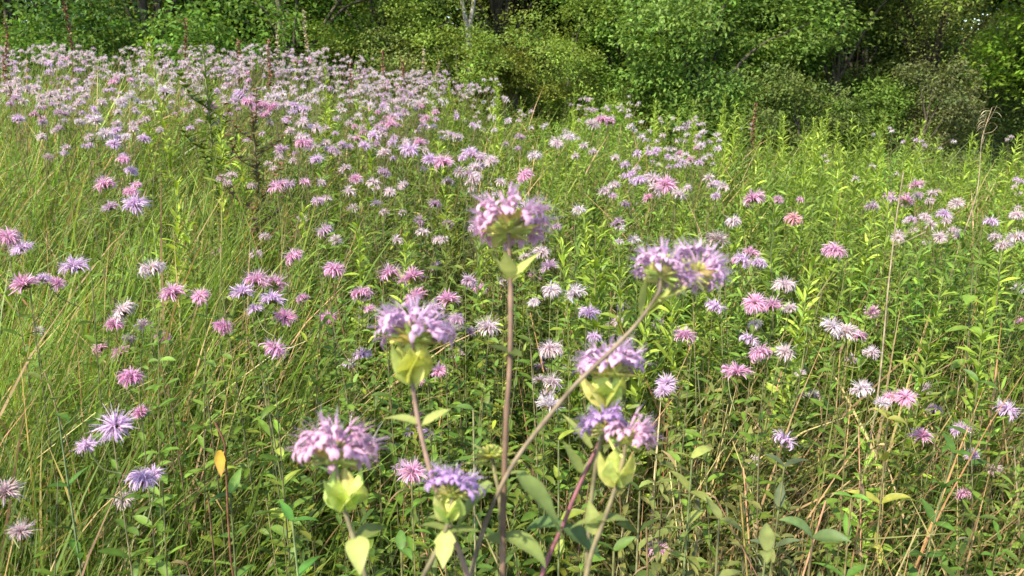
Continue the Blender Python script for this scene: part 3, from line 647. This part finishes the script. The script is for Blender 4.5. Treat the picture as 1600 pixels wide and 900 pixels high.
# withered stalk with one yellow leaf
p = unproj(348, 702, 1.25); gz = ground1(p[0], p[1]); H = p[2] - gz
rt = link('withered_stalk', None); rt.location = (p[0], p[1], gz); tag(rt, 'reddish stalk carrying one yellow leaf in the lower left grass', 'withered plant')
a = Acc(); path = smooth_path([[0.03, 0, 0], [0.012, 0, H * 0.5], [-.004, 0, H * .8], [0.004, 0, H + .01], [-0.008, 0, H + 0.045]], 10); tubes(a, path, 0.0016, (0.16, 0.07, 0.04), m=6); a.obj('stem', [M_stem], rt)
a = Acc(); ribbons(a, [[-0.004, -0.004, H]], -1.3, -1.2, 0.042, 0.019, 0.25, np.array([0.58, 0.36, 0.05]), prof='ovate', k=8, cols=3, fold=0.3, twist=.5, jit=.1, tipcol=(.3, .16, .04)); a.obj('leaf', [M_leaf], rt)

# ------------------------------------------------------------------ the near bergamots, large in the foreground
def floret_mesh(el, colr, seed):
    global rng
    old = rng; rng = np.random.default_rng(300 + seed)
    a = Acc(); c = np.array(colr)
    # tube leaves the dome at angle el, then splits into lips; all along +X
    k = 7; t = np.linspace(0, 1, k); th = el + 0.1 - 0.45 * t
    L = 0.019 * rng.uniform(0.85, 1.1); st = L / (k - 1)
    pos = np.concatenate([[[0, 0, 0]], np.cumsum(np.stack([np.cos(th[1:]), 0 * t[1:], np.sin(th[1:])], 1) * st, 0)])
    pos += np.array([math.cos(el), 0, math.sin(el) * 0.7]) * 0.010 + [0, 0, 0.009]
    tubes(a, pos, np.interp(t, [0, .5, 1], [0.0007, 0.0010, 0.0016]), np.clip(c * 1.1, 0, .85), m=7)
    e = pos[-1]; te = th[-1]
    ribbons(a, [e - [0, 0, .0006]] * 3, np.array([0, 0.55, -0.55]), te - 0.2, np.array([0.016, 0.009, 0.009]), np.array([0.0041, 0.0030, 0.0030]), np.array([1.9, 1.3, 1.3]) + rng.normal(0, .25, 3), np.array([c, c * .95, c * .95]), prof='petal', k=7, cols=3, fold=-0.22)
    ribbons(a, [e, e], np.array([0.08, -0.08]), te + 0.45, 0.016, 0.0024, 0.7 + rng.normal(0, .2), np.clip(c * 1.08, 0, .85), prof='hair', k=6, cols=3, fold=0.3)
    ribbons(a, [e] * 5, rng.normal(0, .35, 5), te + 0.35 + rng.normal(0, .25, 5), rng.uniform(.012, .026, 5), 0.0006, 0.35, np.array([0.75, 0.66, 0.70]), prof='hair', k=6, cols=2)
    me = a.mesh('floret', [M_petal]); rng = old
    return me
ELS = [0.0, 0.25, 0.5, 0.75, 1.0, 1.3]
HC = {'lilac': (0.65, 0.45, 0.62), 'pinklilac': (0.67, 0.43, 0.57), 'violet': (0.51, 0.34, 0.61)}
FM = {c: [[floret_mesh(e, np.array(HC[c]) * (0.92 + 0.08 * v), i * 3 + v) for v in range(3)] for i, e in enumerate(ELS)] for c in HC}
BR = np.array([0.52, 0.53, 0.18])
def ribbon_obj(name, parent, P, az, el, L, W, droop, col, prof='ovate', k=10, fold=0.16, twist=0.0, mat=None, tip=None, loc=None):
    a = Acc(); ribbons(a, [P], az, el, L, W, droop, np.array(col), prof=prof, k=k, cols=3, fold=fold, twist=twist, tipcol=tip, jit=0.05)
    me = a.mesh(name, [mat or M_bract])
    o = link(name, me, parent)
    return o

def hero(label, stempts, width, tiltx=0, tilty=0, colr='lilac', cup=None, leaves=(), nflor=38, els=(0.08, .22, .24, .22, .16, .08), stemcol=(0.17, 0.15, 0.08), r0=0.0021, seed=0, petals=True, sparse=None, lean_els=None, bractn=9, second=None):
    """stempts: (px, py, depth) from the head down; leaves: (index along stem px,py,d, az, el, L, W, droop, colour)"""
    global rng
    old = rng; rng = np.random.default_rng(900 + seed)
    P = [unproj(*q) for q in stempts]
    last = P[-1]; gz = ground1(last[0], last[1])
    dirn = (P[-1] - P[-2]); dirn = dirn / max(1e-6, abs(dirn[2]))
    foot = np.array([last[0] + np.clip(dirn[0], -.25, .25) * (last[2] - gz) * .5, last[1] + 0.06, gz])
    root = link('wild_bergamot', None); root.location = foot; tag(root, label, 'wildflower', 'large wild bergamots close to the camera')
    pts = smooth_path(P + [(last + foot) / 2 + (np.array([dirn[0], 0, 0]) * 0.02), foot], 44) - foot
    a = Acc(); tt = np.linspace(0, 1, len(pts)); sc = np.interp(tt, [0, .3, 1], [0.0017, r0, r0 * 1.25])
    nodes = 1 + 0.25 * np.exp(-((tt * 9) % 1 - 0.5) ** 2 / 0.004)
    tubes(a, pts, sc * nodes * 0.85, stemcol, m=10); a.obj('stem', [M_stem], root)
    top = P[0] - foot; s = width / 0.064 * .87
    hd = None
    def one_head(top, s, colr, tilt, nf, els):
        a = Acc()   # the calyx dome is the head's own mesh
        q = 46; az = np.arange(q) * 2.4; el = np.interp(np.arange(q) / q, [0, 1], [-0.35, 1.5])
        dv = np.stack([np.cos(az) * np.cos(el), np.sin(az) * np.cos(el), np.sin(el)], 1)
        pl = np.stack([dv * 0.001, dv * 0.011, dv * 0.0205], 1)
        tubes(a, pl, np.array([[0.0012, 0.0023, 0.0017]]), jcol(BR * [1.0, 1.05, 1.0], q, 0.15), m=6)
        hd = a.obj('flower_head', [M_bract], root); hd.location = top; hd.scale = (s, s, s * .8); hd.rotation_euler = (Matrix.Rotation(tilt[1], 3, 'Y') @ Matrix.Rotation(tilt[0] - 0.5, 3, 'X') @ Matrix.Rotation(rng.uniform(0, 6), 3, 'Z')).to_euler()
        if petals:
            cls = rng.choice(len(ELS), int(nf * 1.8), p=np.array(els) / sum(els))
            nf = int(nf * 1.8)
            for j in range(nf):
                o = link('floret', FM[colr][cls[j]][rng.integers(3)], hd)
                o.rotation_euler = (rng.normal(0, .25), rng.normal(0, .1), j * 2.39996 + rng.normal(0, .15)); k = rng.uniform(.82, 1.1); o.scale = (k, k, k)
        for j in range(bractn):
            azb = j * 6.283 / bractn + rng.normal(0, .12)
            c = jcol(BR, 1, .12)[0]
            if not petals: ribbon_obj('bract', hd, (0, 0, 0), azb + .3, rng.uniform(-.2, .9), .040, .019, .2, c * 1.15, prof='ovate', fold=.2)
            ribbon_obj('bract', hd, (math.cos(azb) * .002, math.sin(azb) * .002, -0.004), azb, rng.uniform(.1, .85), rng.uniform(.022, .032), rng.uniform(.011, .017), rng.uniform(-.3, .9), c, tip=c * [1.1, .85, .9])
        return hd
    one_head(top, s, colr, (tiltx, tilty), nflor, els)
    if second:
        sp = unproj(*second[:3]) - foot
        a = Acc(); k0 = pts[6]; tubes(a, smooth_path([sp, (sp + k0) / 2 + [0, 0, -.004], k0], 8), 0.0014, BR * .9, m=7); a.obj('branch', [M_stem], root)
        one_head(sp, second[3] / 0.064 * .9, second[4], second[5], second[6], els)
    if cup:   # broad clasping leaves below the head
        q = unproj(*cup[:3]) - foot; q = pts[np.argmin(np.linalg.norm(pts - q, axis=1))] * .7 + q * .3; n, L, W = cup[3], cup[4], cup[5]
        for j in range(n):
            azb = j * 6.283 / n + 0.4 + rng.normal(0, .15)
            c = jcol(BR * [1.0, 1.1, .9], 1, .1)[0]
            ribbon_obj('bract', root, q + [math.cos(azb) * .001, math.sin(azb) * .001, 0], azb, 0.75 + rng.normal(0, .12), L * rng.uniform(.85, 1.1), W, -0.75 + rng.normal(0, .15), c, fold=-0.3, twist=rng.normal(0, .15))
    for lf in leaves:
        q = unproj(*lf[:3]) - foot
        c = lf[8] if len(lf) > 8 else (0.12, 0.19, 0.04)
        ribbon_obj('leaf', root, q, lf[3], lf[4], lf[5], lf[6], lf[7], c, mat=M_leaf, k=12, fold=0.14, twist=lf[9] if len(lf) > 9 else 0.1)
    rng = old
    return root
LG = (0.20, 0.25, 0.07); LB = (0.36, 0.40, 0.12)
hero('tallest foreground bergamot, lilac bloom on a straight upright stem at the centre',
     [(795, 360, .66), (796, 400, .66), (798, 450, .66), (797, 560, .66), (792, 640, .66), (788, 740, .67), (785, 900, .68)], .066, tiltx=-0.12, seed=1, colr='pinklilac', r0=.0025, stemcol=(0.165, .105, .07), bractn=8,
     els=(.22, .3, .24, .14, .06, .02), nflor=34,
     leaves=[(796, 440, .66, 2.6, 1.1, .034, .013, .5, LB, .3), (798, 440, .66, .4, 1.0, .036, .013, .6, LB), (798, 436, .66, -1.9, 1.2, .03, .014, .3, LB), (796, 398, .66, 0.1, .5, .028, .006, .5, LG), (796, 398, .66, 3.1, .5, .03, .006, .9, LG),
             (792, 548, .66, -.9, .3, .02, .012, .6, (0.09, .12, .03)), (791, 548, .66, 2.4, .3, .022, .012, .6, (0.09, .12, .03)),
             (812, 738, .66, -.75, -.35, .066, .034, .75, (0.24, .31, .09), -.5), (788, 742, .67, .3, .25, .022, .004, .5, LG), (766, 752, .66, 3.75, -.45, .058, .030, .75, (0.22, .28, .08), .5), (788, 742, .67, 2.8, .2, .022, .004, .6, LG), (786, 835, .68, -.5, .3, .05, .02, 1.5, LG), (786, 850, .68, 2.2, .3, .04, .018, 1.3, LG)])
hero('lilac bergamot bloom left of the tall central stem, with a pale green cup below',
     [(645, 530, .64), (645, 560, .64), (645, 600, .64), (654, 660, .64), (668, 720, .64), (690, 790, .64), (732, 905, .65)], .066, seed=2, cup=(646, 597, .64, 6, .036, .026), nflor=38, stemcol=(0.24, .16, .12),
     leaves=[(655, 662, .64, 2.9, .5, .034, .015, 1.0, LB), (657, 664, .64, .4, .6, .028, .012, .5, LB), (700, 815, .64, 2.6, .4, .03, .01, 1.4, LG)])
hero('leaning bergamot at upper right of the foreground, double lilac bloom on a slanting stem',
     [(1032, 432, .64), (1030, 455, .64), (1000, 500, .64), (955, 548, .63), (900, 600, .63), (850, 660, .64), (805, 720, .65), (765, 800, .66), (735, 900, .67)], .052, tilty=.45, tiltx=-.1, seed=3, nflor=32, stemcol=(0.18, .14, .09), r0=.0020,
     second=(1085, 430, .65, .048, 'lilac', (-.1, .9), 30), bractn=7,
     leaves=[(1002, 494, .64, 2.2, 1.5, .042, .008, -.5, LB), (1008, 490, .64, .3, .6, .04, .009, -.4, LB), (1030, 465, .64, .1, .3, .035, .008, -.2, LB), (1012, 486, .64, -.5, 1.0, .025, .01, .2, LG)])
hero('lilac bergamot bloom right of centre crossed by the slanting stem, yellow green cup below',
     [(955, 585, .68), (952, 610, .68), (946, 635, .68), (938, 690, .69), (925, 770, .70), (915, 905, .72)], .060, seed=4, cup=(950, 638, .68, 6, .034, .026), nflor=38, colr='lilac',
     leaves=[(925, 700, .69, 2.6, .9, .04, .013, .4, LB), (936, 690, .69, .6, .9, .03, .012, .2, LB)])
hero('violet bergamot bloom low right of centre with a long pale bract down its stem',
     [(978, 690, .66), (974, 715, .66), (962, 760, .66), (945, 810, .66), (925, 862, .66), (915, 905, .66)], .052, tilty=.4, seed=5, colr='pinklilac', nflor=28, cup=(964, 758, .66, 5, .036, .019), stemcol=(0.18, .15, .08),
     second=(945, 672, .66, .042, 'violet', (-.1, -.3), 26), bractn=6,
     leaves=[(930, 835, .66, 1.9, 1.2, .028, .016, .4, LB), (932, 812, .66, .2, .3, .03, .012, .9, LG), (940, 815, .66, 3.0, .2, .03, .012, 1.1, LG)])
hero('pink lilac bergamot bloom at lower left of the foreground with spiky pale stamens',
     [(524, 718, .62), (528, 745, .62), (537, 790, .62), (552, 840, .62), (572, 905, .62)], .066, seed=6, colr='pinklilac', nflor=42, cup=(535, 795, .62, 6, .034, .023), els=(.12, .24, .26, .2, .12, .06),
     leaves=[(556, 838, .62, -1.3, .2, .035, .018, 1.5, LB), (556, 845, .62, 1.0, .4, .04, .016, 1.2, LG)])
hero('violet bergamot bloom at the lower centre crossed by a reddish stem',
     [(708, 772, .63), (704, 795, .63), (696, 830, .63), (678, 868, .63), (660, 905, .63)], .048, seed=7, colr='violet', nflor=30, tilty=.15, cup=(700, 815, .63, 5, .026, .017), bractn=7,
     leaves=[(697, 828, .63, 2.7, .4, .03, .01, 1.2, LG), (697, 830, .63, .3, .2, .03, .01, .8, LG), (697, 828, .63, -1.6, -.3, .032, .016, .6, LB)])
# unopened bergamot: pale green star of bracts
hero('unopened bergamot, a pale yellow green star of bracts left of the central stem',
     [(768, 712, .70), (772, 735, .70), (780, 775, .70), (784, 905, .71)], .044, seed=8, petals=False, bractn=10, r0=.0018, leaves=[(772, 728, .70, 3.1, .3, .03, .009, .5, LB), (772, 728, .70, .1, .3, .026, .009, .3, LB)])
# leafless looking purple red side stem
p0 = [(948, 668, .70), (925, 715, .70), (898, 775, .70), (880, 820, .71), (845, 905, .72)]
P = [unproj(*q) for q in p0]; gz = ground1(P[-1][0], P[-1][1]); foot = np.array([P[-1][0] - .04, P[-1][1] + .03, gz])
rt = link('wild_bergamot', None); rt.location = foot; tag(rt, 'bare purple red bergamot stem slanting up to the low violet bloom', 'wildflower', 'large wild bergamots close to the camera')
a = Acc(); pts = smooth_path(P + [foot], 30) - foot; tubes(a, pts, np.linspace(.0015, .0023, len(pts)), (0.17, .07, .08), m=10); a.obj('stem', [M_stem], rt)
for q in [(912, 742, .70, 2.4, .9, .035, .012, .2), (912, 742, .70, .6, .9, .03, .01, .2), (880, 820, .71, 2.8, .3, .05, .024, 1.6), (880, 822, .71, -.4, -.1, .045, .024, 1.0)]:
    ribbon_obj('leaf', rt, unproj(*q[:3]) - foot, *q[3:], LG if q[5] < .04 else (0.10, .16, .05), mat=M_leaf, k=12)
